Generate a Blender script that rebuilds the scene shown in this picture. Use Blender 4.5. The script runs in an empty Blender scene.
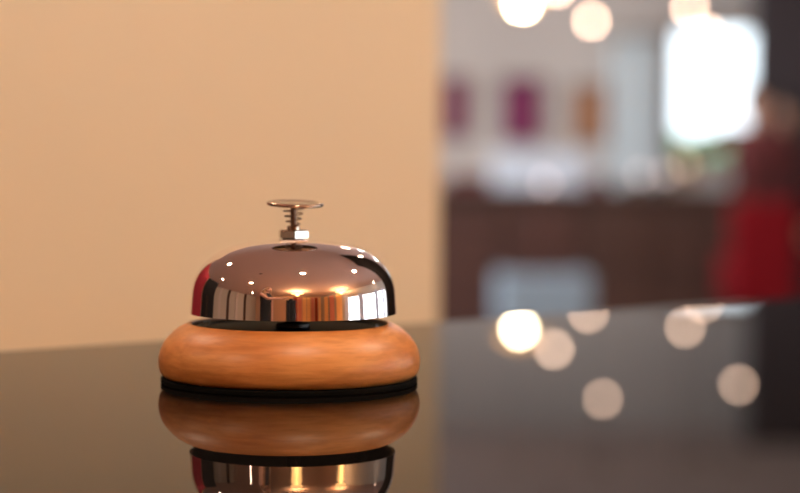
import bpy, bmesh, math, random
from mathutils import Vector, Matrix
random.seed(4)
PI = math.pi
sc = bpy.context.scene
COL = sc.collection
TOP = 1.05                      # height of the counter top above the floor

# ------------------------------------------------------------------ materials
def mat(name, col, rough=.5, metal=0., spec=.5, ior=1.5, coat=0., var=None, vscale=(8, 8, 8), vdet=3., vlo=.35, vhi=.65,
        bump=0., bscale=200., emit=None, estr=0., trans=0., sheen=0.):
    m = bpy.data.materials.new(name); m.use_nodes = True
    nt = m.node_tree; N = nt.nodes; L = nt.links
    b = N['Principled BSDF']
    b.inputs['Base Color'].default_value = (*col, 1); b.inputs['Roughness'].default_value = rough
    b.inputs['Metallic'].default_value = metal; b.inputs['IOR'].default_value = ior
    b.inputs['Specular IOR Level'].default_value = spec
    b.inputs['Coat Weight'].default_value = coat; b.inputs['Coat Roughness'].default_value = .15
    b.inputs['Transmission Weight'].default_value = trans
    b.inputs['Sheen Weight'].default_value = sheen
    if emit:
        b.inputs['Emission Color'].default_value = (*emit, 1); b.inputs['Emission Strength'].default_value = estr
    tc = N.new('ShaderNodeTexCoord')
    if var:
        mp = N.new('ShaderNodeMapping'); mp.inputs['Scale'].default_value = vscale
        no = N.new('ShaderNodeTexNoise'); no.inputs['Scale'].default_value = 1; no.inputs['Detail'].default_value = vdet
        cr = N.new('ShaderNodeValToRGB')
        cr.color_ramp.elements[0].position = vlo; cr.color_ramp.elements[0].color = (*col, 1)
        cr.color_ramp.elements[1].position = vhi; cr.color_ramp.elements[1].color = (*var, 1)
        L.new(tc.outputs['Object'], mp.inputs[0]); L.new(mp.outputs[0], no.inputs[0])
        L.new(no.outputs[0], cr.inputs[0]); L.new(cr.outputs[0], b.inputs['Base Color'])
    if bump:
        n2 = N.new('ShaderNodeTexNoise'); n2.inputs['Scale'].default_value = bscale; n2.inputs['Detail'].default_value = 4
        bp = N.new('ShaderNodeBump'); bp.inputs['Strength'].default_value = bump; bp.inputs['Distance'].default_value = .002
        L.new(tc.outputs['Object'], n2.inputs[0]); L.new(n2.outputs[0], bp.inputs['Height']); L.new(bp.outputs[0], b.inputs['Normal'])
    return m

M = {}
M['chrome'] = mat('polished_nickel', (.86, .76, .735), .03, 1.)
M['steel'] = mat('button_steel', (.48, .37, .29), .14, 1.)
M['nut'] = mat('nut_steel', (.74, .64, .57), .2, 1.)
M['spring'] = mat('spring_wire', (.20, .13, .10), .35, 1.)
M['inside'] = mat('dull_inside_metal', (.10, .09, .085), .4, 1.)
M['rubber'] = mat('black_rubber', (.003, .003, .003), .9, spec=.05)
M['plate'] = mat('black_enamel_plate', (.010, .010, .010), .30, spec=.12, ior=1.06)
M['counter'] = mat('polished_black_counter', (.0035, .003, .0028), .003, ior=1.12, var=(.005, .0042, .004), vscale=(60, 60, 60))
M['panel'] = mat('dark_counter_panel', (.045, .022, .013), .4, var=(.07, .035, .02), vscale=(3, 3, 30))
M['tan_wall'] = mat('tan_painted_wall', (.62, .535, .390), .75, var=(.64, .55, .403), vscale=(3, 3, 3), bump=.04, bscale=90)
M['plaster'] = mat('grey_beige_plaster', (.50, .45, .42), .8, var=(.54, .49, .455), vscale=(1.2, 1.2, 1.2), bump=.05, bscale=60)
M['pale'] = mat('pale_side_wall', (.46, .43, .38), .7)
M['warmwall'] = mat('warm_rear_wall', (.56, .36, .24), .7)
M['ceil'] = mat('ceiling_paint', (.74, .58, .53), .85)
M['floor'] = mat('warm_floor_tiles', (.34, .25, .20), .45, var=(.40, .30, .24), vscale=(2, 2, 2))
M['darkwall'] = mat('dark_plum_wall', (.034, .024, .028), .8)
M['darkwood'] = mat('dark_brown_wood', (.030, .009, .005), .5, var=(.050, .017, .010), vscale=(3, 3, 18))
M['blackwood'] = mat('black_stained_wood', (.007, .006, .007), .7, spec=.2)
M['redwood'] = mat('reddish_brown_wood', (.036, .012, .010), .45, var=(.065, .022, .015), vscale=(4, 4, 22))
M['tanwood'] = mat('tan_window_wood', (.34, .20, .12), .5)
M['white'] = mat('white_lacquer', (.52, .58, .65), .35)
M['whitecloth'] = mat('white_curtain_cloth', (.60, .67, .70), .8, bump=.2, bscale=90)
M['blue'] = mat('dull_blue_fabric', (.20, .26, .31), .8, bump=.3, bscale=300)
M['redfab'] = mat('red_fabric', (.13, .001, .004), .9, spec=.15, bump=.3, bscale=300)
M['redcurt'] = mat('crimson_curtain', (.22, .003, .018), .8)
M['goldcurt'] = mat('golden_curtain', (.85, .55, .26), .8)
M['pinkcurt'] = mat('rose_curtain', (.62, .26, .20), .8)
M['rustcurt'] = mat('rust_curtain', (.30, .05, .03), .8)
M['alu'] = mat('window_frame_paint', (.50, .52, .55), .4)
M['brass'] = mat('dark_brass', (.30, .20, .10), .35, 1.)
M['black'] = mat('black_plastic', (.008, .008, .008), .35)
M['purple'] = mat('purple_print', (.23, .018, .10), .6, var=(.15, .012, .07), vscale=(9, 9, 9))
M['plum'] = mat('plum_print', (.20, .035, .09), .6)
M['ochre'] = mat('ochre_print', (.42, .20, .09), .6, var=(.30, .12, .06), vscale=(10, 10, 6))
M['frame'] = mat('picture_frame_dark', (.06, .045, .045), .5)
M['skin'] = mat('skin', (.55, .28, .18), .55)
M['haird'] = mat('dark_hair', (.012, .008, .007), .5, bump=.5, bscale=120)
M['hairl'] = mat('light_brown_hair', (.26, .12, .05), .5, bump=.5, bscale=120)
M['blackcloth'] = mat('black_cloth', (.010, .009, .010), .85)
M['maroon'] = mat('maroon_cloth', (.10, .014, .014), .85)
M['navy'] = mat('dark_trousers', (.014, .014, .02), .85)
M['eye'] = mat('eye_white', (.7, .7, .7), .2)
M['lip'] = mat('lips', (.4, .10, .09), .5)
M['bulb_w'] = mat('lit_pendant_glass', (1, .9, .8), .5, emit=(1, .66, .47), estr=24)
M['bulb_b'] = mat('lit_bright_bulb', (1, .9, .8), .5, emit=(1, .80, .48), estr=100)
M['bulb_g'] = mat('amber_halo_glow', (1, .7, .4), .5, emit=(1, .50, .20), estr=2.4)  # glow colour imitating the halo round the brightest bulb
M['spotlens'] = mat('lit_downlight_lens', (1, .9, .8), .5, emit=(1, .70, .55), estr=26)
M['bowl'] = mat('lit_frosted_bowl', (1, .8, .5), .5, emit=(1, .58, .20), estr=4.0)
M['ring'] = mat('lit_lamp_ring', (1, .8, .5), .5, emit=(1, .62, .24), estr=4.5)
M['flame'] = mat('candle_flame', (1, .8, .5), .5, emit=(1, .75, .45), estr=3.2)
M['flame2'] = mat('candle_flame_pale', (1, .8, .8), .5, emit=(1, .80, .78), estr=2.6)
M['wax'] = mat('candle_wax', (.7, .6, .5), .5)
M['outgreen'] = mat('hedge_leaves', (.20, .40, .22), .9, var=(.35, .55, .35), vscale=(12, 12, 12))

def wood_mat():
    m = bpy.data.materials.new('varnished_beech'); m.use_nodes = True
    nt = m.node_tree; N = nt.nodes; L = nt.links; b = N['Principled BSDF']
    b.inputs['Roughness'].default_value = .42; b.inputs['Specular IOR Level'].default_value = .34; b.inputs['Coat Weight'].default_value = .08; b.inputs['Coat Roughness'].default_value = .35
    tc = N.new('ShaderNodeTexCoord')
    def noise(scale, det, dist=0.):
        mp = N.new('ShaderNodeMapping'); mp.inputs['Scale'].default_value = scale
        no = N.new('ShaderNodeTexNoise'); no.inputs['Scale'].default_value = 1; no.inputs['Detail'].default_value = det
        no.inputs['Distortion'].default_value = dist
        L.new(tc.outputs['Object'], mp.inputs[0]); L.new(mp.outputs[0], no.inputs[0]); return no
    n1 = noise((22, 60, 130), 4, .6); n2 = noise((90, 200, 900), 3); n3 = noise((18, 18, 30), 2)
    cr = N.new('ShaderNodeValToRGB'); e = cr.color_ramp.elements
    e[0].position = .32; e[0].color = (.42, .160, .043, 1); e[1].position = .70; e[1].color = (.58, .275, .092, 1)
    L.new(n1.outputs[0], cr.inputs[0])
    cr2 = N.new('ShaderNodeValToRGB'); f = cr2.color_ramp.elements
    f[0].position = .38; f[0].color = (.80, .76, .72, 1); f[1].position = .56; f[1].color = (1, 1, 1, 1)
    L.new(n2.outputs[0], cr2.inputs[0])
    mx = N.new('ShaderNodeMix'); mx.data_type = 'RGBA'; mx.blend_type = 'MULTIPLY'; mx.inputs[0].default_value = .75
    L.new(cr.outputs[0], mx.inputs[6]); L.new(cr2.outputs[0], mx.inputs[7])
    cr3 = N.new('ShaderNodeValToRGB'); g = cr3.color_ramp.elements
    g[0].position = .35; g[0].color = (.86, .74, .66, 1); g[1].position = .62; g[1].color = (1, 1, 1, 1)
    L.new(n3.outputs[0], cr3.inputs[0])
    m2 = N.new('ShaderNodeMix'); m2.data_type = 'RGBA'; m2.blend_type = 'MULTIPLY'; m2.inputs[0].default_value = .7
    L.new(mx.outputs[2], m2.inputs[6]); L.new(cr3.outputs[0], m2.inputs[7])
    L.new(m2.outputs[2], b.inputs['Base Color'])
    bp = N.new('ShaderNodeBump'); bp.inputs['Strength'].default_value = .06; bp.inputs['Distance'].default_value = .0005
    L.new(n2.outputs[0], bp.inputs['Height']); L.new(bp.outputs[0], b.inputs['Normal'])
    return m
M['beech'] = wood_mat()

def glass_mat():
    m = bpy.data.materials.new('window_glass'); m.use_nodes = True
    nt = m.node_tree; N = nt.nodes; L = nt.links; N.remove(N['Principled BSDF'])
    t = N.new('ShaderNodeBsdfTransparent'); g = N.new('ShaderNodeBsdfGlossy'); g.inputs['Roughness'].default_value = .02
    f = N.new('ShaderNodeFresnel'); f.inputs[0].default_value = 1.45; x = N.new('ShaderNodeMixShader')
    L.new(f.outputs[0], x.inputs[0]); L.new(t.outputs[0], x.inputs[1]); L.new(g.outputs[0], x.inputs[2])
    L.new(x.outputs[0], N['Material Output'].inputs[0]); return m
M['glass'] = glass_mat()

# ------------------------------------------------------------------ geometry helpers
def bm_new(): return bmesh.new()
def add_box(bm, c, s, rot=0.):
    r = bmesh.ops.create_cube(bm, size=1)
    mt = Matrix.Translation(c) @ Matrix.Rotation(rot, 4, 'Z') @ Matrix.Diagonal((*s, 1))
    bmesh.ops.transform(bm, matrix=mt, verts=r['verts']); return r['verts']
def rbox(c, s, bev=.006, seg=2, rot=0., bm=None):
    b2 = bmesh.new(); add_box(b2, (0, 0, 0), s)
    if bev: bmesh.ops.bevel(b2, geom=b2.edges[:], offset=min(bev, min(s) * .45), segments=seg, affect='EDGES', profile=.6)
    bmesh.ops.transform(b2, matrix=Matrix.Translation(c) @ Matrix.Rotation(rot, 4, 'Z'), verts=b2.verts[:])
    if bm is None: return b2
    me = bpy.data.meshes.new('tmp'); b2.to_mesh(me); bm.from_mesh(me); bpy.data.meshes.remove(me); b2.free(); return bm
def add_lathe(bm, prof, seg=64, c=(0, 0, 0)):
    rows = []
    for (r, z) in prof:
        if r < 1e-7: rows.append([bm.verts.new((c[0], c[1], c[2] + z))])
        else: rows.append([bm.verts.new((c[0] + r * math.cos(2 * PI * i / seg), c[1] + r * math.sin(2 * PI * i / seg), c[2] + z)) for i in range(seg)])
    for a, b in zip(rows[:-1], rows[1:]):
        for i in range(seg):
            j = (i + 1) % seg
            if len(a) == 1 and len(b) == 1: continue
            if len(a) == 1: bm.faces.new((a[0], b[i], b[j]))
            elif len(b) == 1: bm.faces.new((a[i], b[0], a[j]))
            else: bm.faces.new((a[i], b[i], b[j], a[j]))
    bmesh.ops.recalc_face_normals(bm, faces=bm.faces[:])
    return bm
def add_tube(bm, pts, rad, seg=10, cap=True):
    pts = [Vector(p) for p in pts]; n = len(pts)
    rad = rad if isinstance(rad, (list, tuple)) else [rad] * n
    rings = []; up = None
    for i, p in enumerate(pts):
        t = (pts[min(i + 1, n - 1)] - pts[max(i - 1, 0)]).normalized()
        if up is None: up = t.orthogonal().normalized()
        else: up = (up - t * up.dot(t)).normalized()
        s = t.cross(up)
        rings.append([bm.verts.new(p + (up * math.cos(2 * PI * k / seg) + s * math.sin(2 * PI * k / seg)) * rad[i]) for k in range(seg)])
    for a, b in zip(rings[:-1], rings[1:]):
        for k in range(seg):
            bm.faces.new((a[k], a[(k + 1) % seg], b[(k + 1) % seg], b[k]))
    if cap: bm.faces.new(rings[0][::-1]); bm.faces.new(rings[-1])
    bmesh.ops.recalc_face_normals(bm, faces=bm.faces[:])
    return bm
def obj(name, bm, m, parent=None, loc=None, smooth=False, rotz=0., ang=None):
    me = bpy.data.meshes.new(name); bm.to_mesh(me); bm.free()
    for x in (m if isinstance(m, (list, tuple)) else [m]): me.materials.append(x)
    if smooth or ang:
        for p in me.polygons: p.use_smooth = True
        if ang: me.set_sharp_from_angle(angle=math.radians(ang))
    o = bpy.data.objects.new(name, me); COL.objects.link(o)
    if loc: o.location = loc
    o.rotation_euler.z = rotz
    if parent: o.parent = parent
    return o
def tag(o, label, cat, group=None):
    o['label'] = label; o['category'] = cat
    if group: o['group'] = group
    return o
def thing(name, label, cat, loc=(0, 0, 0), rotz=0., group=None):
    o = bpy.data.objects.new(name, None); COL.objects.link(o); o.location = loc; o.rotation_euler = (0, 0, rotz)
    return tag(o, label, cat, group)
def struct(name, bm, m, label=None, parent=None, **k):
    o = obj(name, bm, m, parent, **k); o['kind'] = 'structure'
    if label: o['label'] = label; o['category'] = name.split('_')[0]
    return o
def copy_tree(o, parent=None):
    c = o.copy(); COL.objects.link(c)
    if parent: c.parent = parent
    for ch in [x for x in bpy.data.objects if x.parent == o]: copy_tree(ch, c)
    return c

# ------------------------------------------------------------------ camera
F = 1950.; D = .65; CAMZ = TOP + .0767
pitch = math.atan(93.5 / F)
cam = bpy.data.cameras.new('camera'); co = bpy.data.objects.new('camera', cam); COL.objects.link(co)
cam.sensor_width = 36; cam.lens = F / 800 * 36; cam.clip_start = .02; cam.clip_end = 200
co.location = (0, 0, CAMZ); co.rotation_mode = 'QUATERNION'
ROLL = math.radians(.35)
co.rotation_quaternion = (Matrix.Rotation(PI / 2 - pitch, 4, 'X') @ Matrix.Rotation(ROLL, 4, 'Z')).to_quaternion()
cam.dof.use_dof = True; cam.dof.focus_distance = D - .036; cam.dof.aperture_fstop = cam.lens / 13.6; cam.dof.aperture_blades = 0
sc.camera = co

# ------------------------------------------------------------------ service bell (built in thirds of a millimetre)
U = 1 / 3000.
BX, BY = -.0367, D
bell = thing('service_bell', 'chrome domed service bell on round varnished wooden base on black counter', 'bell', (BX, BY, TOP))
def prof(pts, n=6):      # Catmull-Rom through points
    P = [Vector(p) for p in pts]; out = []
    P = [P[0] * 2 - P[1]] + P + [P[-1] * 2 - P[-2]]
    for i in range(1, len(P) - 2):
        for k in range(n):
            t = k / n
            out.append(.5 * ((2 * P[i]) + (-P[i-1] + P[i+1]) * t + (2*P[i-1] - 5*P[i] + 4*P[i+1] - P[i+2]) * t*t + (-P[i-1] + 3*P[i] - 3*P[i+1] + P[i+2]) * t**3))
    out.append(P[-2]); return [(max(p.x, 0) * U, p.y * U) for p in out]
o = obj('rubber_foot', add_lathe(bm_new(), [(0, 0), (127*U, 0), (128.5*U, 1.2*U), (128.5*U, 4.8*U), (126*U, 6*U), (0, 6*U)], 128), M['rubber'], bell, smooth=True, ang=40)
o['label'] = 'black rubber ring foot'
o = obj('wooden_base', add_lathe(bm_new(), [(0, 6*U)] + prof([(120, 5.8), (125, 6.8), (129, 11), (130.7, 18.5), (130.6, 26), (127.8, 36), (122, 45), (113.5, 53), (105, 58), (100, 59.6), (97.6, 59), (97, 57.5)]) + [(97*U, 51*U), (0, 51*U)], 160), M['beech'], bell, smooth=True, ang=50)
o['label'] = 'rounded orange-brown beech base'
DX = .0011
o = obj('base_plate', add_lathe(bm_new(), [(0, 57*U), (20*U, 57*U)] + prof([(60, 57), (80, 57), (84, 58.2), (88, 57.2), (93, 58.2), (95.2, 57.6), (96, 56)]) + [(96*U, 52.5*U), (0, 52.5*U)], 128), M['plate'], bell, (DX*.6, 0, -1*U), smooth=True, ang=50)
o['label'] = 'glossy black plate let into the wooden base'
# dome: slightly flared skirt, then a flattened crown
n_, a_, b_, z0 = 2.55, 102.3, 65., 80.
outer = [(103.3, 70.6), (103.2, 72.0)]
zj = 87.5; rj = a_ * (1 - ((zj - z0) / b_) ** n_) ** (1 / n_)
for k in range(1, 7): outer.append((103.2 + (rj - 103.2) * k / 6, 72 + (zj - 72) * k / 6))
for k in range(1, 70):
    th = (k / 70) * PI / 2
    u = math.sin(th) ** (2 / n_); r = a_ * math.cos(th) ** (2 / n_); z = z0 + b_ * u
    if z > zj + .3: outer.append((r, z))
hole = 3.6
outer = [p for p in outer if p[0] > hole + 1] + [(hole, z0 + b_)]
inner = [(hole, z0 + b_ - 3)] + [(max(r - 2.8, hole), z - (2.8 if r < 60 else 1.4)) for (r, z) in outer[::-1] if r > 12 and z > 73] + [(101.2, 71.2), (102.6, 70.7), (103.3, 70.6)]
bmD = bm_new(); add_lathe(bmD, [(r * U, z * U) for r, z in outer], 200)
dome = obj('dome', bmD, M['chrome'], bell, (DX, 0, -1*U), smooth=True)
dome['label'] = 'mirror-polished chrome bell dome'
for p in dome.data.polygons: p.use_smooth = True
o = obj('lining', add_lathe(bm_new(), [(r * U, z * U) for r, z in inner], 128), M['inside'], dome, smooth=True)
# stem under the dome, striker lever and its knob
o = obj('centre_post', add_lathe(bm_new(), [(0, 56.8*U), (17*U, 56.8*U), (17*U, 60*U), (9*U, 62*U), (7*U, 66*U), (7*U, 128*U), (10*U, 129*U), (10*U, 140*U), (0, 140*U)], 32), M['inside'], bell, (DX, 0, -1*U), ang=40)
b = bm_new(); add_tube(b, [(0, 8*U, 96*U), (20*U, 14*U, 94*U), (52*U, 22*U, 84*U), (66*U, 25*U, 80*U)], 2.2*U, 8)
add_lathe(b, [(0, -6*U), (5*U, -4*U), (6.4*U, 0), (5*U, 4*U), (0, 6*U)], 16, (68*U, 26*U, 80*U))
obj('striker', b, M['inside'], bell, (DX, 0, -1*U), smooth=True)
# plunger
SX = .0011
zn0, zn1 = 145.8, 153.8
b = bm_new(); R = 16.2*U; ph = math.radians(-90 + 10)
rows = []
for (rr, z) in ((R, zn0*U), (R, (zn0 + 1.2)*U), (R, (zn1 - 1.2)*U), (R - 1.6*U, zn1*U)):
    rows.append([b.verts.new((rr * math.cos(ph + k * PI / 3), rr * math.sin(ph + k * PI / 3), z)) for k in range(6)])
for a2, c2 in zip(rows[:-1], rows[1:]):
    for k in range(6): b.faces.new((a2[k], a2[(k+1) % 6], c2[(k+1) % 6], c2[k]))
b.faces.new(rows[0][::-1]); b.faces.new(rows[-1])
o = obj('hex_nut', b, M['nut'], bell, (SX, 0, -1*U)); o['label'] = 'small bright hexagonal nut'
obj('washer', add_lathe(bm_new(), [(0, 144.2*U), (11*U, 144.2*U), (11*U, 145.9*U), (0, 145.9*U)], 32), M['inside'], bell, (SX, 0, -1*U), ang=40)
obj('collar', add_lathe(bm_new(), [(0, 153.7*U), (6.2*U, 153.7*U), (6.2*U, 157*U), (4.6*U, 158*U), (0, 158*U)], 32), M['steel'], bell, (SX, 0, -1*U), ang=40)
o = obj('stem', add_lathe(bm_new(), [(0, 157*U), (2.9*U, 157*U), (2.9*U, 178*U), (0, 178*U)], 32), M['spring'], bell, (SX, 0, -1*U), ang=40)
b = bm_new(); pts = []; rads = []
for i in range(0, 181):
    t = i / 180; a = t * 2 * PI * 4.3 + .5; r = (5.2 + 6.0 * t) * U
    pts.append((r * math.cos(a), r * math.sin(a), (154.5 + 22.5 * t) * U))
add_tube(b, pts, .66*U, 8)
o = obj('spring', b, M['spring'], bell, (SX, 0, -1*U), smooth=True); o['label'] = 'thin conical coil spring around the stem'
b = bm_new()
add_lathe(b, [(0, -.6*U), (4*U, -.9*U), (20*U, -.6*U)] + prof([(24.5, -.8), (27.4, -.4), (28.6, 1.2), (27.6, 2.9), (25, 3.2), (22, 2.6)], 5) + [(10*U, 2.1*U), (0, 2.0*U)], 96)
o = obj('push_button', b, M['steel'], bell, (SX + .0005, 0, 177.3*U), smooth=True); o['label'] = 'flat round push plate with rolled rim'
o.rotation_euler = (math.radians(3.6), math.radians(1.8), 0)

# ------------------------------------------------------------------ counter (runs diagonally past the camera)
A = math.radians(40.2)
Tt = Vector((math.cos(A), math.sin(A), 0)); Nn = Vector((-math.sin(A), math.cos(A), 0))
def diag(s, n, z): v = Tt * s + Nn * n; return (v.x, v.y, z)
FAR = .666; NEAR = .020; S0, S1 = -.22, 1.60
ct = thing('reception_counter', 'long glossy black counter carrying the service bell', 'counter', diag((S0 + S1) / 2, (FAR + NEAR) / 2, 0), A)
b = rbox((0, 0, TOP - .02), (S1 - S0, FAR - NEAR, .04), .0015, 2)
o = obj('countertop', b, M['counter'], ct); o['label'] = 'polished black worktop mirroring the bell'
obj('cabinet_body', rbox((0, 0, .55), (S1 - S0 - .08, FAR - NEAR - .10, .90), .004), M['panel'], ct)
obj('plinth', rbox((0, 0, .05), (S1 - S0 - .14, FAR - NEAR - .18, .10), .003), M['blackwood'], ct)

# ------------------------------------------------------------------ room shell
XL, XR, YB, YF, H = -5.5, 4.6, -6.2, 12.57, 2.75
struct('floor', rbox(((XL + XR) / 2, (YB + YF) / 2, -.05), (XR - XL + .4, YF - YB + .4, .10), 0), M['floor'])
struct('ceiling', rbox(((XL + XR) / 2, (YB + YF) / 2, H + .05), (XR - XL + .4, YF - YB + .4, .10), 0), M['ceil'])
def wall(name, axis, pos, u0, u1, holes, m, th=.16, label=None):
    us = sorted({u0, u1, *[h[0] for h in holes], *[h[1] for h in holes]}); zs = sorted({0., H, *[h[2] for h in holes], *[h[3] for h in holes]})
    b = bm_new()
    for i in range(len(us) - 1):
        for j in range(len(zs) - 1):
            uc, zc = (us[i] + us[i+1]) / 2, (zs[j] + zs[j+1]) / 2
            if any(h[0] < uc < h[1] and h[2] < zc < h[3] for h in holes): continue
            s = (us[i+1] - us[i], th, zs[j+1] - zs[j]); c = (uc, pos, zc)
            if axis == 'y': s = (s[1], s[0], s[2]); c = (c[1], c[0], c[2])
            add_box(b, c, s)
    return struct(name, b, m, label)
nwin = [0]
def window(axis, pos, h, fm, nm=1, nh=1, parentless=True):
    nwin[0] += 1
    u0, u1, z0_, z1_ = h; w = .055
    b = bm_new()
    def bar(ua, ub, za, zb):
        c = ((ua + ub) / 2, pos, (za + zb) / 2); s = (ub - ua, .07, zb - za)
        if axis == 'y': c = (c[1], c[0], c[2]); s = (s[1], s[0], s[2])
        rbox(c, s, .004, 1, bm=b)
    bar(u0, u0 + w, z0_, z1_); bar(u1 - w, u1, z0_, z1_); bar(u0 + w, u1 - w, z0_, z0_ + w); bar(u0 + w, u1 - w, z1_ - w, z1_)
    for k in range(1, nm + 1):
        c = u0 + (u1 - u0) * k / (nm + 1); bar(c - .03, c + .03, z0_ + w, z1_ - w)
    for k in range(1, nh + 1):
        c = z0_ + (z1_ - z0_) * k / (nh + 1); bar(u0 + w, u1 - w, c - .02, c + .02)
    fr = struct('window_%d' % nwin[0], b, fm)
    g = bm_new(); c = ((u0 + u1) / 2, pos, (z0_ + z1_) / 2); s = (u1 - u0 - w, .006, z1_ - z0_ - w)
    if axis == 'y': c = (c[1], c[0], c[2]); s = (s[1], s[0], s[2])
    add_box(g, c, s); obj('pane', g, M['glass'], fr)
    return fr
rw = [(-1.75, .25, .45, 1.78), (.45, 2.45, .45, 1.78), (2.65, 4.9, .45, 1.78)]
wall('wall_right', 'y', XR + .08, YB, YF, rw, M['pale'])
for h in rw: window('y', XR + .08, h, M['alu'], 7, 1)
lw = [(6.4, 8.2, .3, 2.4), (8.7, 10.5, .3, 2.4)]  # unseen windows, added to bring cool light onto the back wall
wall('wall_left', 'y', XL - .08, YB, YF, lw, M['pale'])
for h in lw: window('y', XL - .08, h, M['alu'], 1, 1)
bw = [(1.72, 2.32, 1.05, 1.98)]
wall('wall_back', 'x', YF + .08, XL, XR, bw, M['plaster'])
for h in bw: window('x', YF + .08, h, M['tanwood'], 0, 0)
wall('wall_rear', 'x', YB - .08, XL, XR, [], M['warmwall'])
# dark partition closing the right of the back wall
struct('wall_partition', rbox((3.375, 11.97, H / 2), (2.45, .16, H), .01), M['darkwall'])

# tan partition wall behind the bell, parallel to the counter
PE = Vector((.035, 1.636, 0)); PL = .55; PT = .16; PH = 1.46
c = PE - Tt * PL / 2 + Nn * PT / 2
struct('wall_partition_tan', rbox((c.x, c.y, PH / 2), (PL, PT, PH), .006, 3, A), M['tan_wall'])
# dark wooden column to the right, outside the picture, mirrored in the dome
struct('column', rbox((.98, 2.20, H / 2), (.85, .30, H), .01, 2, -.50), M['blackwood'])

# ------------------------------------------------------------------ pictures and window dressing on the back wall
def at(px, py, Y): 
    d = Vector(((px - 400) / F, 1, -(py - 246.5) / F)); cp, sp = math.cos(pitch), math.sin(pitch)
    r = Vector((d.x, cp * d.y + sp * d.z, -sp * d.y + cp * d.z)); return Vector((0, 0, CAMZ)) + r * (Y / r.y)
def picture(x, z, w, h, m, label):
    t = thing('framed_picture', label, 'picture', (x, YF - .001, z - h / 2))
    b = bm_new(); fw = .018
    for (cx, cz, sx, sz) in ((0, fw/2, w, fw), (0, h - fw/2, w, fw), (-w/2 + fw/2, h/2, fw, h - 2*fw), (w/2 - fw/2, h/2, fw, h - 2*fw)):
        rbox((cx, -.012, cz), (sx, .024, sz), .003, 1, bm=b)
    obj('frame', b, M['frame'], t); obj('print', rbox((0, -.008, h/2), (w - 2*fw, .012, h - 2*fw), 0), m, t)
    return t
picture(.345, 1.42, .19, .40, M['plum'], 'plum picture on the back wall, partly hidden by the tan partition')
picture(.775, 1.41, .275, .42, M['purple'], 'square purple picture in the middle of the back wall')
picture(1.215, 1.385, .255, .38, M['ochre'], 'ochre and brown picture on the back wall beside the white curtain')
# curtain beside the back window
def curtain(name, label, x0, x1, y, z0_, z1_, m, amp=.03, folds=6, axis='x', top=None, group=None):
    b = bm_new(); n = folds * 12; cols = []
    for i in range(n + 1):
        t = i / n; u = (x1 - x0) * t; v = amp * math.sin(t * folds * 2 * PI) + amp * .3 * math.sin(t * 17 + 1)
        col = []
        for k in range(9):
            zz = z0_ + (z1_ - z0_) * k / 8
            vv = v * (1 - .35 * k / 8)
            col.append(b.verts.new((u, vv, zz) if axis == 'x' else (vv, u, zz)))
        cols.append(col)
    for p, q in zip(cols[:-1], cols[1:]):
        for k in range(8): b.faces.new((p[k], q[k], q[k+1], p[k+1]))
    t = thing(name, label, 'curtain', (x0, y, 0) if axis == 'x' else (y, x0, 0), group=group)
    c = obj('cloth', b, m, t, smooth=True)
    s = c.modifiers.new('thickness', 'SOLIDIFY'); s.thickness = .006
    r = bm_new(); e = (x1 - x0)
    pts = [(-.05, 0, z1_ + .012), (e + .05, 0, z1_ + .012)] if axis == 'x' else [(0, -.05, z1_ + .012), (0, e + .05, z1_ + .012)]
    add_tube(r, pts, .012, 10); obj('rail', r, M['brass'], t, smooth=True)
    return t
curtain('window_curtain', 'tall white curtain hanging left of the bright back window', 1.33, 1.64, YF - .12, .10, 1.88, M['whitecloth'], .02, 4)
# hedge seen low through the back window
b = bm_new(); bmesh.ops.create_icosphere(b, subdivisions=4, radius=1)
for v in b.verts:
    v.co *= 1 + .12 * math.sin(v.co.x * 13 + 2) * math.sin(v.co.y * 11) + .1 * math.sin(v.co.z * 15) + random.uniform(-.05, .05)
    v.co.x *= .8; v.co.y *= .5; v.co.z = max(v.co.z * .62, -.6) + .6
tag(obj('hedge', b, M['outgreen'], None, (2.0, YF + 1.5, 0)), 'clipped green bush outside beyond the back window', 'bush')
struct('ground', rbox((0, YF + 6, -.12), (30, 11, .1), 0), M['floor'])

# ------------------------------------------------------------------ bar, stools, boxes at the far end
bar_c = (.99, 10.80)
t = thing('wooden_bar', 'long dark brown wooden bar at the far end of the room', 'bar', (*bar_c, 0))
obj('bar_top', rbox((0, 0, .915), (1.80, .52, .04), .008), M['darkwood'], t)
obj('bar_body', rbox((0, .02, .485), (1.72, .42, .82), .005), M['darkwood'], t)
for k in range(4):
    p = obj('front_panel', rbox((-.63 + .42 * k, -.20, .48), (.37, .03, .70), .012), M['redwood'] if k in (0, 1) else M['darkwood'], t)
obj('kick_board', rbox((0, -.18, .04), (1.68, .04, .08), .003), M['blackwood'], t)
# white machine/chest on the bar
bx = thing('white_chest', 'wide white box standing on the dark wooden bar', 'box', (.76, 10.77, .9355))
obj('body', rbox((0, 0, .085), (.50, .30, .17), .015, 3), M['white'], bx)
obj('lid', rbox((0, 0, .187), (.52, .32, .030), .010, 3), M['white'], bx)
obj('handle', add_tube(bm_new(), [(-.06, -.155, .10), (-.06, -.18, .10), (.06, -.18, .10), (.06, -.155, .10)], .006), M['alu'], bx, smooth=True)
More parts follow.
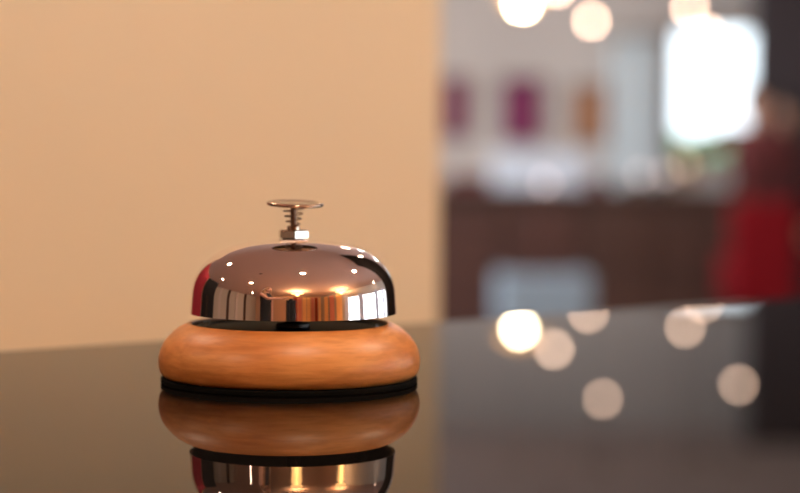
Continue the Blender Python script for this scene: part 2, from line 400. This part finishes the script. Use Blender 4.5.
# stools with backrests behind the bar
def stool(x, y, top, m, label):
    t = thing('bar_stool', label, 'stool', (x, y, 0), group=None)
    obj('seat', rbox((0, 0, .66), (.34, .34, .05), .018, 3), m, t)
    obj('backrest', rbox((0, .16, top - .12), (.32, .035, .24), .015, 3), m, t)
    for sx in (-1, 1):
        for sy in (-1, 1):
            obj('leg', add_tube(bm_new(), [(sx * .13, sy * .13, .64), (sx * .17, sy * .17, 0)], [.016, .013]), M['blackwood'], t, smooth=True)
        obj('back_post', add_tube(bm_new(), [(sx * .12, .14, .66), (sx * .12, .17, top - .1)], .011), M['blackwood'], t, smooth=True)
    obj('footrest', add_tube(bm_new(), [(-.155, -.155, .22), (.155, -.155, .22), (.155, .155, .22), (-.155, .155, .22), (-.155, -.155, .22)], .009), M['brass'], t, smooth=True)
    return t
stool(.42, 11.32, 1.0, M['maroon'], 'dark red backed stool behind the left end of the bar')
stool(1.07, 11.32, 1.0, M['maroon'], 'dark red backed stool behind the bar, right of the white box')
stool(1.46, 11.32, .96, M['blackcloth'], 'black backed stool behind the bar below the white curtain')
# armchairs in front of the bar
def armchair(name, label, cat, loc, rz, w, d, seat_z, back_z, m, legm):
    t = thing(name, label, cat, (*loc, 0), rz)
    obj('seat', rbox((0, 0, seat_z - .07), (w - .06, d - .06, .14), .03, 4), m, t)
    obj('backrest', rbox((0, d / 2 - .06, (seat_z + back_z) / 2 - .04), (w, .11, back_z - seat_z + .10), .035, 4), m, t)
    for s in (-1, 1):
        obj('armrest', rbox((s * (w / 2 - .035), -.02, seat_z + .05), (.07, d - .12, .24), .025, 4), m, t)
        for q in (-1, 1):
            obj('leg', add_tube(bm_new(), [(s * (w / 2 - .06), q * (d / 2 - .07), seat_z - .13), (s * (w / 2 - .04), q * (d / 2 - .05), 0)], [.022, .014]), legm, t, smooth=True)
    return t
armchair('red_armchair', 'bright red high-backed armchair in front of the dark wall at right', 'armchair', (1.83, 9.98), PI, .34, .5, .44, .89, M['redfab'], M['blackwood'])
armchair('blue_armchair', 'low grey-blue armchair in front of the left half of the bar', 'armchair', (.715, 9.75), PI, .46, .5, .36, .53, M['blue'], M['blackwood'])
# candle lamps on the bar
def candle(x, y, z0_, h, label, fm, cat='candle holder'):
    t = thing('candle_holder', label, cat, (x, y, z0_), group=None)
    obj('stand', add_lathe(bm_new(), [(0, 0), (.028, 0), (.03, .006), (.008, .014), (.006, h * .5), (.012, h - .018), (.020, h - .012), (.020, h), (0, h)], 24), M['brass'], t, smooth=True, ang=50)
    obj('wax', add_lathe(bm_new(), [(0, h - .001), (.016, h - .001), (.016, h + .012), (0, h + .012)], 20), M['wax'], t, ang=50)
    obj('flame', add_lathe(bm_new(), [(0, h + .012), (.012, h + .020), (.015, h + .030), (.009, h + .046), (0, h + .060)], 16), fm, t, smooth=True)
    return t
P = .9355
candle(at(545, 205, 10.59).x, 10.585, P, .004, 'short candle at the front edge of the bar beneath the white box', M['flame2'])
candle(at(640, 195, 10.72).x, 10.72, P, .05, 'shorter of the two neighbouring candles on the bar under the white curtain', M['flame2'])
candle(at(666, 195, 10.77).x, 10.77, P, .055, 'slightly taller of the two neighbouring candles on the bar', M['flame2'])
candle(at(686, 178, 10.77).x, 10.83, P, .10, 'tallest candlestick, standing on the bar below the bright window', M['flame'])

# ------------------------------------------------------------------ pendants over the bar
def pendant(px, py, Y, m, label, r=.021, halo_shade=False):
    p = at(px, py, Y)
    t = thing('pendant_lamp', label, 'lamp', (p.x, p.y, p.z), group='pendant lamps at the far end')
    obj('bulb', add_lathe(bm_new(), [(0, -r), (r * .5, -r * .87), (r * .87, -r * .5), (r, 0), (r * .87, r * .5), (r * .5, r * .87), (.008, r), (0, r)], 24), m, t, smooth=True)
    obj('socket', add_lathe(bm_new(), [(0, r * .9), (.012, r * .9), (.014, r + .03), (.006, r + .045), (0, r + .045)], 16), M['brass'], t, ang=40)
    obj('cord', add_tube(bm_new(), [(0, 0, r + .04), (0, 0, H - p.z - .018)], .0025, 6), M['black'], t)
    obj('canopy', add_lathe(bm_new(), [(0, H - p.z), (.045, H - p.z), (.045, H - p.z - .008), (.012, H - p.z - .02), (0, H - p.z - .02)], 24), M['brass'], t, ang=40)
    if halo_shade:
        obj('halo_shade', add_lathe(bm_new(), [(.020, .085), (.045, .075), (.085, .055), (.105, .030)], 32), M['bulb_g'], t, smooth=True)  # glowing cone added to imitate the bulb's orange halo
        t['label'] = label
    return t
pendant(521, 3, 11.11, M['bulb_b'], 'brightest pendant lamp, golden, beside the edge of the tan partition', .029, True)
pendant(556, -13, 9.75, M['bulb_w'], 'pendant lamp cut by the top of the picture, next to the brightest one')
pendant(590, 20, 11.19, M['bulb_w'], 'pendant lamp shown as a clear round disc above the white curtain')
pendant(688, 6, 11.11, M['bulb_w'], 'left and higher of the two overlapping pendant lamps above the window')
pendant(706, 30, 11.36, M['bulb_w'], 'right and lower of the two overlapping pendant lamps above the window', .018)
pendant(606, -67, 11.02, M['bulb_w'], 'pendant lamp above the picture, mirrored in the middle of the counter')
pendant(743, -52, 11.11, M['bulb_w'], 'pendant lamp above the picture, mirrored at the right of the counter')

# ------------------------------------------------------------------ ceiling downlights
def lamp_data(kind, name, energy, color, **k):
    l = bpy.data.lights.new(name, kind); l.energy = energy; l.color = color
    for a, v in k.items(): setattr(l, a, v)
    return l
def downlight(x, y, label, energy=0., r=.055, color=(1, .72, .50)):
    t = thing('ceiling_downlight', label, 'ceiling light', (x, y, H), group='round downlights in the ceiling')
    obj('trim_ring', add_lathe(bm_new(), [(r, -.001), (r + .018, -.001), (r + .020, -.008), (r + .003, -.014), (r, -.010), (r, -.001)], 40), M['alu'], t, smooth=True)
    obj('lens', add_lathe(bm_new(), [(0, -.004), (r, -.004), (r, -.009), (0, -.009)], 40), M['spotlens'], t)
    if energy:
        l = lamp_data('AREA', 'downlight', energy, color, shape='DISK', size=r * 1.8)
        o = bpy.data.objects.new('light_source', l); COL.objects.link(o); o.parent = t; o.location = (0, 0, -.02)
    return t
downlight(-1.40, 1.77, 'ceiling downlight to the left beyond the end of the counter', 14)
downlight(-2.95, 0.96, 'ceiling downlight furthest to the left beside the counter', 14)
downlight(-1.83, -0.74, 'large ceiling downlight behind the standing woman', 30, .07)
downlight(-2.30, 4.20, 'ceiling downlight behind the tan partition in front of the red curtain', 14)
downlight(.42, 4.90, 'ceiling downlight behind the tan partition over the middle of the room', 10)
downlight(.95, 3.50, 'ceiling downlight beside the dark column', 8)
downlight(1.53, 1.23, 'large ceiling downlight above the right end of the counter', 30, .075)
downlight(4.1, 2.60, 'ceiling downlight close to the large windows', 6)
downlight(.25, 0.00, 'ceiling downlight straight above the counter beside the camera', 20)
downlight(.76, 8.78, 'added ceiling downlight brightening the white box on the bar', 26, color=(.95, .95, 1))  # unseen cool lamp, added to brighten the white box
downlight(1.55, 8.78, 'added ceiling downlight brightening the right end of the bar', 20, color=(.95, .95, 1))  # second added lamp, lifting the white curtain and bar end
downlight(-3.9, -3.30, 'ceiling downlight in the rear left corner', 14)
tag(obj('smoke_detector', add_lathe(bm_new(), [(0, 0), (.05, 0), (.05, -.02), (.035, -.035), (0, -.038)], 32), M['frame'], None, (-.9, .09, H), smooth=True, ang=40), 'small dark round smoke detector on the ceiling above the counter', 'smoke detector')

# bowl lamps glowing onto the ceiling
def bowl_lamp(x, y, z, label):
    t = thing('bowl_pendant', label, 'lamp', (x, y, z), group='glowing bowl lamps behind the camera')
    obj('bowl', add_lathe(bm_new(), [(.02, -.10), (.14, -.09), (.38, -.04), (.50, .05), (.495, .055), (.37, -.03), (.13, -.08), (.02, -.09)], 48), M['bowl'], t, smooth=True)
    for k in range(3):
        r = .15 - .012 * k; z1_ = -.13 - .065 * k
        obj('glass_ring', add_lathe(bm_new(), [(0, z1_ + .02), (r, z1_ + .02), (r + .008, z1_), (r, z1_ - .02), (0, z1_ - .02)], 40), M['ring'], t, smooth=True, ang=50)
    obj('stem', add_tube(bm_new(), [(0, 0, -.09), (0, 0, H - z - .02)], .010), M['brass'], t, smooth=True)
    obj('canopy', add_lathe(bm_new(), [(0, H - z), (.07, H - z), (.06, H - z - .02), (0, H - z - .03)], 32), M['brass'], t, ang=40)
    l = lamp_data('POINT', 'bowl_light', 170, (1, .62, .32), shadow_soft_size=.08)
    o = bpy.data.objects.new('light_source', l); COL.objects.link(o); o.parent = t; o.location = (.03, 0, .12)
bowl_lamp(.50, -3.3, 2.36, 'warm glowing bowl lamp behind the camera near the rear curtains')
bowl_lamp(3.45, -1.40, 2.36, 'warm glowing bowl lamp behind the camera near the right windows')

# ------------------------------------------------------------------ curtains and furniture mirrored in the dome
xs = XL + .5; k = 0
cols_ = ['goldcurt', 'rustcurt', 'pinkcurt', 'goldcurt', 'goldcurt', 'pinkcurt', 'rustcurt', 'goldcurt']
nm = {'goldcurt': 'golden', 'rustcurt': 'rust-red', 'pinkcurt': 'rose'}
wh = ['left end', 'far left', 'left of the middle', 'middle', 'right of the middle', 'right', 'far right', 'right end']
for i in range(8):
    x0 = -.2 + i * .60 if i else -.2
    curtain('long_curtain', '%s floor-length curtain on the rear wall, %s of the row' % (nm[cols_[i]], wh[i]), x0, x0 + .48, YB + .12, .03, 2.45, M[cols_[i]], .03, 4, group='curtains on the rear wall')
cols2 = [('goldcurt', 'nearest the rear corner'), ('pinkcurt', 'between two golden ones'), ('goldcurt', 'next to the first window')]
for i, (c_, w_) in enumerate(cols2):
    curtain('long_curtain', '%s curtain on the right wall %s' % (nm[c_], w_), -5.2 + i * 1.15, -5.2 + i * 1.15 + .85, XR - .12, .03, 2.45, M[c_], .03, 6, axis='y', group='curtains on the right wall')
M['sheer'] = mat('blue_grey_cloth', (.50, .58, .74), .8)
for y, w_ in ((-1.75, 'at the rear end of the window row'), (-.05, 'between the first and second window'), (2.15, 'between the second and third window'), (3.55, 'over the middle of the third window')):
    curtain('side_curtain', 'narrow blue-grey curtain on the right wall %s' % w_, y, y + .5, XR - .12, .2, 1.95, M['sheer'], .03, 4, axis='y', group='blue-grey curtains by the windows')
cc = curtain('crimson_curtain', 'crimson curtain on a free-standing rail left of the tan partition', -.60, .60, 0, .03, 2.0, M['redcurt'], .03, 6)
cc.location = (-2.0, 1.82, 0); cc.rotation_euler.z = .768
for s in (0, 1):
    obj('rail_post', add_lathe(bm_new(), [(0, 0), (.12, 0), (.12, .012), (.012, .025), (.012, 2.012), (0, 2.012)], 24, (-.04 + s * 1.28, 0, 0)), M['brass'], cc, smooth=True, ang=40)
t = thing('tall_cabinet', 'tall black two-door cabinet left of the crimson curtain', 'cabinet', (-2.72, 1.52, 0), 1.257)
obj('body', rbox((0, .02, 1.08), (1.15, .50, 2.10), .01), M['blackwood'], t)
for s in (-1, 1):
    d_ = obj('door', rbox((s * .285, -.245, 1.08), (.56, .03, 2.0), .006), M['blackwood'], t)
    obj('handle', add_tube(bm_new(), [(s * .06, -.262, 1.0), (s * .06, -.29, 1.0), (s * .06, -.29, 1.2), (s * .06, -.262, 1.2)], .006), M['brass'], d_, smooth=True)
obj('plinth', rbox((0, .02, .025), (1.07, .44, .05), .002), M['blackwood'], t)
# pale pilasters along the left wall
for i, y in enumerate((-3.6, -2.2, -.9, .3, 1.5)):
    struct('trim_%d' % (i + 1), rbox((XL + .08, y, H / 2), (.16, .34, H), .01), M['plaster'] if i % 2 else M['darkwood'])

# ------------------------------------------------------------------ people
def skin_mesh(name, nodes, edges, root, m, parent, sub=2, extra=None, mats=None):
    keys = list(nodes); idx = {k: i for i, k in enumerate(keys)}
    me = bpy.data.meshes.new(name); me.from_pydata([nodes[k][0] for k in keys], [(idx[a], idx[b_]) for a, b_ in edges], [])
    tmp = bpy.data.objects.new(name + '_tmp', me); COL.objects.link(tmp)
    md = tmp.modifiers.new('skin', 'SKIN'); md.use_smooth_shade = True
    for k in keys:
        sv = me.skin_vertices[0].data[idx[k]]; r = nodes[k][1]
        sv.radius = r if isinstance(r, tuple) else (r, r); sv.use_root = (k == root)
    s = tmp.modifiers.new('sub', 'SUBSURF'); s.levels = sub; s.render_levels = sub
    dg = bpy.context.evaluated_depsgraph_get(); dg.update()
    ev = bpy.data.meshes.new_from_object(tmp.evaluated_get(dg))
    bpy.data.objects.remove(tmp); b = bm_new(); b.from_mesh(ev); bpy.data.meshes.remove(ev)
    if extra: extra(b)
    return obj(name, b, mats or m, parent, smooth=True)
def person(label, loc, rz, scale, hairm, topm, legm, hair_long, rhand=None, lhand=None, sleeve=False):
    """standing figure facing -Y; hands may be given as local positions"""
    t = thing('person', label, 'person', (*loc, 0), rz); t.scale = (scale,) * 3
    V = Vector
    n = {'pel': (V((0, 0, .95)), .095), 'wai': (V((0, -.005, 1.10)), .085), 'che': (V((0, 0, 1.28)), .100), 'nek0': (V((0, .01, 1.42)), .060),
         'nek1': (V((0, 0, 1.48)), .048), 'hd': (V((0, -.01, 1.57)), .064)}
    e = [('pel', 'wai'), ('wai', 'che'), ('che', 'nek0'), ('nek0', 'nek1'), ('nek1', 'hd')]
    te = []; tn = {}
    for s, q, hand in ((-1, 'r', rhand), (1, 'l', lhand)):
        n['sh' + q] = (V((s * .165, .005, 1.385)), .052)
        H0 = V(hand) if hand else V((s * .25, -.05, .80))
        sh = n['sh' + q][0]; dv = H0 - sh; L_ = dv.length; ua, fa = .285, .27
        if L_ > ua + fa - .01: H0 = sh + dv * ((ua + fa - .01) / L_); dv = H0 - sh; L_ = dv.length
        ca = (ua * ua + L_ * L_ - fa * fa) / (2 * ua * L_); ca = max(-1, min(1, ca))
        pole = V((s * .8, .35, -.25 if hand else -.7)); ax = dv.normalized(); pp = (pole - ax * pole.dot(ax)).normalized()
        el = sh + ax * (ua * ca) + pp * (ua * math.sqrt(1 - ca * ca))
        n['el' + q] = (el, .036); n['wr' + q] = (H0, .024)
        fd = (H0 - el).normalized(); n['pa' + q] = (H0 + fd * .065, (.036, .018))
        e += [('che', 'sh' + q), ('sh' + q, 'el' + q), ('el' + q, 'wr' + q), ('wr' + q, 'pa' + q)]
        side = fd.cross(V((0, 0, 1)));
        side = side.normalized() if side.length > .1 else V((0, 1, 0))
        if abs(fd.z) > .8: side = V((0, 1, 0))
        cur = fd.cross(side).normalized() * (-1 if hand else s)
        for f_, (o_, ln) in enumerate(((-.030, .066), (-.010, .076), (.010, .072), (.028, .058))):
            p0 = H0 + fd * .085 + side * o_
            a_n, b_n, c_n = 'f%s%da' % (q, f_), 'f%s%db' % (q, f_), 'f%s%dc' % (q, f_)
            n[a_n] = (p0, .0095); n[b_n] = (p0 + fd * ln * .5 + cur * .010, .0085); n[c_n] = (p0 + fd * ln * .85 + cur * .030, .0075)
            e += [('pa' + q, a_n), (a_n, b_n), (b_n, c_n)]
        n['t' + q + 'a'] = (H0 + fd * .035 - side * .034 , .011); n['t' + q + 'b'] = (H0 + fd * .075 - side * .056 + cur * .012, .009)
        e += [('pa' + q, 't' + q + 'a'), ('t' + q + 'a', 't' + q + 'b')]
        n['hi' + q] = (V((s * .085, 0, .88)), .088); n['kn' + q] = (V((s * .095, -.015, .49)), .055); n['an' + q] = (V((s * .10, .02, .10)), .036)
        n['he' + q] = (V((s * .10, .04, .045)), .036); n['to' + q] = (V((s * .11, -.12, .030)), .030)
        e += [('pel', 'hi' + q), ('hi' + q, 'kn' + q), ('kn' + q, 'an' + q), ('an' + q, 'he' + q), ('he' + q, 'to' + q)]
    def head(b):
        r = bmesh.ops.create_uvsphere(b, u_segments=32, v_segments=24, radius=1)
        for v in r['verts']:
            x, y, z = v.co
            fx = .078 * (1 - .22 * max(-z, 0)); fy = .098
            p = V((x * fx, y * fy, z * .118))
            if y < 0:
                p.y -= .022 * math.exp(-((x / .16) ** 2 + ((z + .12) / .20) ** 2))          # nose
                p.y += .007 * math.exp(-(((abs(x) - .38) / .18) ** 2 + ((z - .06) / .12) ** 2))   # eye sockets
                p.y -= .007 * math.exp(-((x / .30) ** 2 + ((z + .48) / .10) ** 2))          # mouth
                p.y -= .010 * math.exp(-((x / .35) ** 2 + ((z + .85) / .15) ** 2))          # chin
            v.co = p + V((0, -.012, 1.60))
        for s in (-1, 1):
            r = bmesh.ops.create_uvsphere(b, u_segments=12, v_segments=8, radius=1)        # ears
            for v in r['verts']: v.co = V((s * .077 + v.co.x * .009, v.co.y * .018 + .005, 1.595 + v.co.z * .032))
            r = bmesh.ops.create_uvsphere(b, u_segments=12, v_segments=8, radius=.0125)    # eyes
            for v in r['verts']: v.co += V((s * .030, -.094, 1.607))
            for f in {f for v in r['verts'] for f in v.link_faces}: f.material_index = 1
        for s in (-1, 1):
            r = bmesh.ops.create_uvsphere(b, u_segments=12, v_segments=8, radius=.0072)    # irises
            for v in r['verts']: v.co += V((s * .030, -.1015, 1.607))
            for f in {f for v in r['verts'] for f in v.link_faces}: f.material_index = 3
        r = bmesh.ops.create_uvsphere(b, u_segments=16, v_segments=8, radius=1)
        for v in r['verts']: v.co = V((v.co.x * .024, v.co.y * .007 - .112, 1.544 + v.co.z * .007))
        for f in {f for v in r['verts'] for f in v.link_faces}: f.material_index = 2
    body = skin_mesh('body', n, e, 'pel', None, t, 2, head, [M['skin'], M['eye'], M['lip'], M['haird']])
    def loft(b, secs, seg=28):
        rows = [[b.verts.new((cx + rx * math.cos(2 * PI * k / seg), cy + ry * math.sin(2 * PI * k / seg), z)) for k in range(seg)] for cx, cy, z, rx, ry in secs]
        for p, q_ in zip(rows[:-1], rows[1:]):
            for k in range(seg): b.faces.new((p[k], p[(k + 1) % seg], q_[(k + 1) % seg], q_[k]))
        b.faces.new(rows[0][::-1]); b.faces.new(rows[-1]); bmesh.ops.recalc_face_normals(b, faces=b.faces[:])
    b = bm_new()
    loft(b, [(0, 0, .86, .176, .128), (0, 0, .93, .172, .125), (0, 0, 1.02, .148, .112), (0, -.003, 1.10, .136, .106), (0, -.005, 1.20, .152, .118),
             (0, -.008, 1.28, .166, .128), (0, 0, 1.35, .168, .112), (0, .004, 1.41, .140, .088), (0, .006, 1.435, .085, .070)])
    for q in 'rl':
        sh, el, wr = (n[k_ + q][0] for k_ in ('sh', 'el', 'wr'))
        if sleeve: add_tube(b, [sh.lerp(V((0, 0, 1.36)), .45), sh, sh.lerp(el, .5), el, el.lerp(wr, .5), wr], [.065, .066, .056, .050, .044, .038], 16)
        else: add_tube(b, [sh.lerp(V((0, 0, 1.36)), .6), sh.lerp(V((0, 0, 1.36)), .15)], [.070, .060], 16)
    o_ = obj('shirt', b, topm, t, smooth=True)
    b = bm_new()
    loft(b, [(0, 0, .80, .165, .118), (0, 0, .88, .170, .122), (0, 0, .96, .150, .112)])
    for q in 'rl':
        hi, kn, an = (n[k_ + q][0] for k_ in ('hi', 'kn', 'an'))
        add_tube(b, [hi, hi.lerp(kn, .5), kn, kn.lerp(an, .5), an], [.096, .088, .072, .066, .062], 20)
    obj('trousers', b, legm, t, smooth=True)
    for q in 'rl':
        skin_mesh('shoe', {'h': (n['he' + q][0] + V((0, 0, .004)), .047), 't': (n['to' + q][0] + V((0, -.01, .009)), .040)}, [('h', 't')], 'h', M['black'], t)
    # hair
    b = bm_new(); r = bmesh.ops.create_uvsphere(b, u_segments=96, v_segments=72, radius=1)
    kill = []
    for v in b.verts:
        x, y, z = v.co
        v.co = V((x * .089, y * .112 + .004, z * .130 + 1.606))
        if (z < .42 - .5 * abs(x) and y < -.28) or (z < -.30 and y < .05) or (z < -.80): kill.append(v)
    bmesh.ops.delete(b, geom=kill, context='VERTS')
    if hair_long:
        loft(b, [(0, .055, 1.66, .070, .055), (0, .060, 1.58, .092, .058), (0, .070, 1.50, .104, .056), (0, .085, 1.42, .112, .052), (0, .105, 1.34, .108, .045), (0, .115, 1.27, .085, .030)])
        for s in (-1, 1):
            add_tube(b, [(s * .070, -.030, 1.66), (s * .088, -.020, 1.58), (s * .098, -.010, 1.48), (s * .105, -.040, 1.40), (s * .105, -.085, 1.32), (s * .10, -.10, 1.26)], [.018, .028, .034, .034, .028, .010], 14)
    else: loft(b, [(0, .050, 1.66, .070, .060), (0, .062, 1.58, .080, .056), (0, .062, 1.51, .062, .036), (0, .060, 1.48, .040, .020)])
    h_ = obj('hair', b, hairm, t, smooth=True)
    return t
# woman operating the camera, standing off the left end of the counter
wl = Vector((-.565, -.40, 0)); face = math.atan2(.40, .70)          # towards the black camera
dirv = Vector((.0, -.23, 0)) - wl; rzw = math.atan2(dirv.x, -dirv.y) 
cam_l = Matrix.Rotation(-rzw, 3, 'Z') @ (Vector((-.20, -.33, 1.24)) - wl)
person('woman with long brown hair in a black sleeveless top reaching for the camera', (wl.x, wl.y), rzw, 1.0, M['hairl'], M['blackcloth'], M['navy'], True, rhand=None, lhand=tuple(cam_l))
# two people in the far room
person('person with dark hair and a maroon top standing beside the bright window', (2.045, 11.31), -.3, .90, M['haird'], M['maroon'], M['navy'], False, rhand=(-.38, -.16, 1.16), sleeve=True)
person('dark-haired person in black at the right edge by the dark wall', (2.29, 11.57), -.9, .86, M['haird'], M['blackcloth'], M['navy'], True, sleeve=True)

# black camera on a tripod
t = thing('photo_camera', 'black camera on a tripod behind the near edge of the counter', 'camera', (-.02, -.28, 0))
obj('camera_body', rbox((0, 0, 1.125), (.165, .065, .12), .012, 3), M['black'], t)
obj('viewfinder_hump', rbox((0, .0, 1.200), (.070, .062, .050), .012, 3), M['black'], t)
b = add_lathe(bm_new(), [(0, 0), (.036, 0), (.038, .02), (.038, .05), (.034, .055), (.034, .085), (.030, .085), (.028, .07), (0, .068)], 40)
bmesh.ops.transform(b, matrix=Matrix.Translation((0, .032, 1.115)) @ Matrix.Rotation(-PI / 2, 4, 'X'), verts=b.verts[:])
obj('lens', b, M['black'], t, smooth=True, ang=40)
obj('grip', rbox((-.070, .030, 1.110), (.030, .035, .085), .012, 3), M['black'], t)
obj('tripod_head', add_lathe(bm_new(), [(0, .97), (.03, .97), (.03, 1.0), (.018, 1.02), (.022, 1.05), (.03, 1.064), (0, 1.064)], 24), M['black'], t, ang=40)
obj('centre_column', add_tube(bm_new(), [(0, 0, .55), (0, 0, .98)], .013), M['black'], t, smooth=True)
for k in range(3):
    a = A + PI / 2 + PI + k * 2 * PI / 3
    obj('leg', add_tube(bm_new(), [(.02 * math.cos(a), .02 * math.sin(a), .93), (.24 * math.cos(a), .24 * math.sin(a), .0)], [.015, .010]), M['black'], t, smooth=True)

# ------------------------------------------------------------------ daylight
w = bpy.data.worlds.new('sky'); sc.world = w; w.use_nodes = True
bg = w.node_tree.nodes['Background']; bg.inputs[0].default_value = (.80, .92, 1.0, 1); bg.inputs[1].default_value = 3.2
def sky_light(loc, rot, sx, sy, e, col=(.82, .92, 1.0)):
    l = lamp_data('AREA', 'daylight', e, col, shape='RECTANGLE', size=sx, size_y=sy)
    o = bpy.data.objects.new('daylight', l); COL.objects.link(o); o.location = loc; o.rotation_euler = rot
sky_light((XR + .4, 1.5, 1.4), (0, PI / 2, 0), 1.7, 6.6, 150)
sky_light((XL - .4, 8.45, 1.4), (0, -PI / 2, 0), 2.2, 4.6, 1000)  # strong fill lamp added outside the invented left windows

# ------------------------------------------------------------------ render look
sc.view_settings.view_transform = 'Standard'; sc.view_settings.look = 'None'; sc.view_settings.gamma = 1
sc.view_settings.use_curve_mapping = False; sc.view_settings.exposure = 0.25
cy = sc.cycles
cy.use_adaptive_sampling = False; cy.use_denoising = True; cy.max_bounces = 8; cy.diffuse_bounces = 4; cy.glossy_bounces = 6
cy.sample_clamp_indirect = 8; cy.caustics_reflective = False; cy.caustics_refractive = False
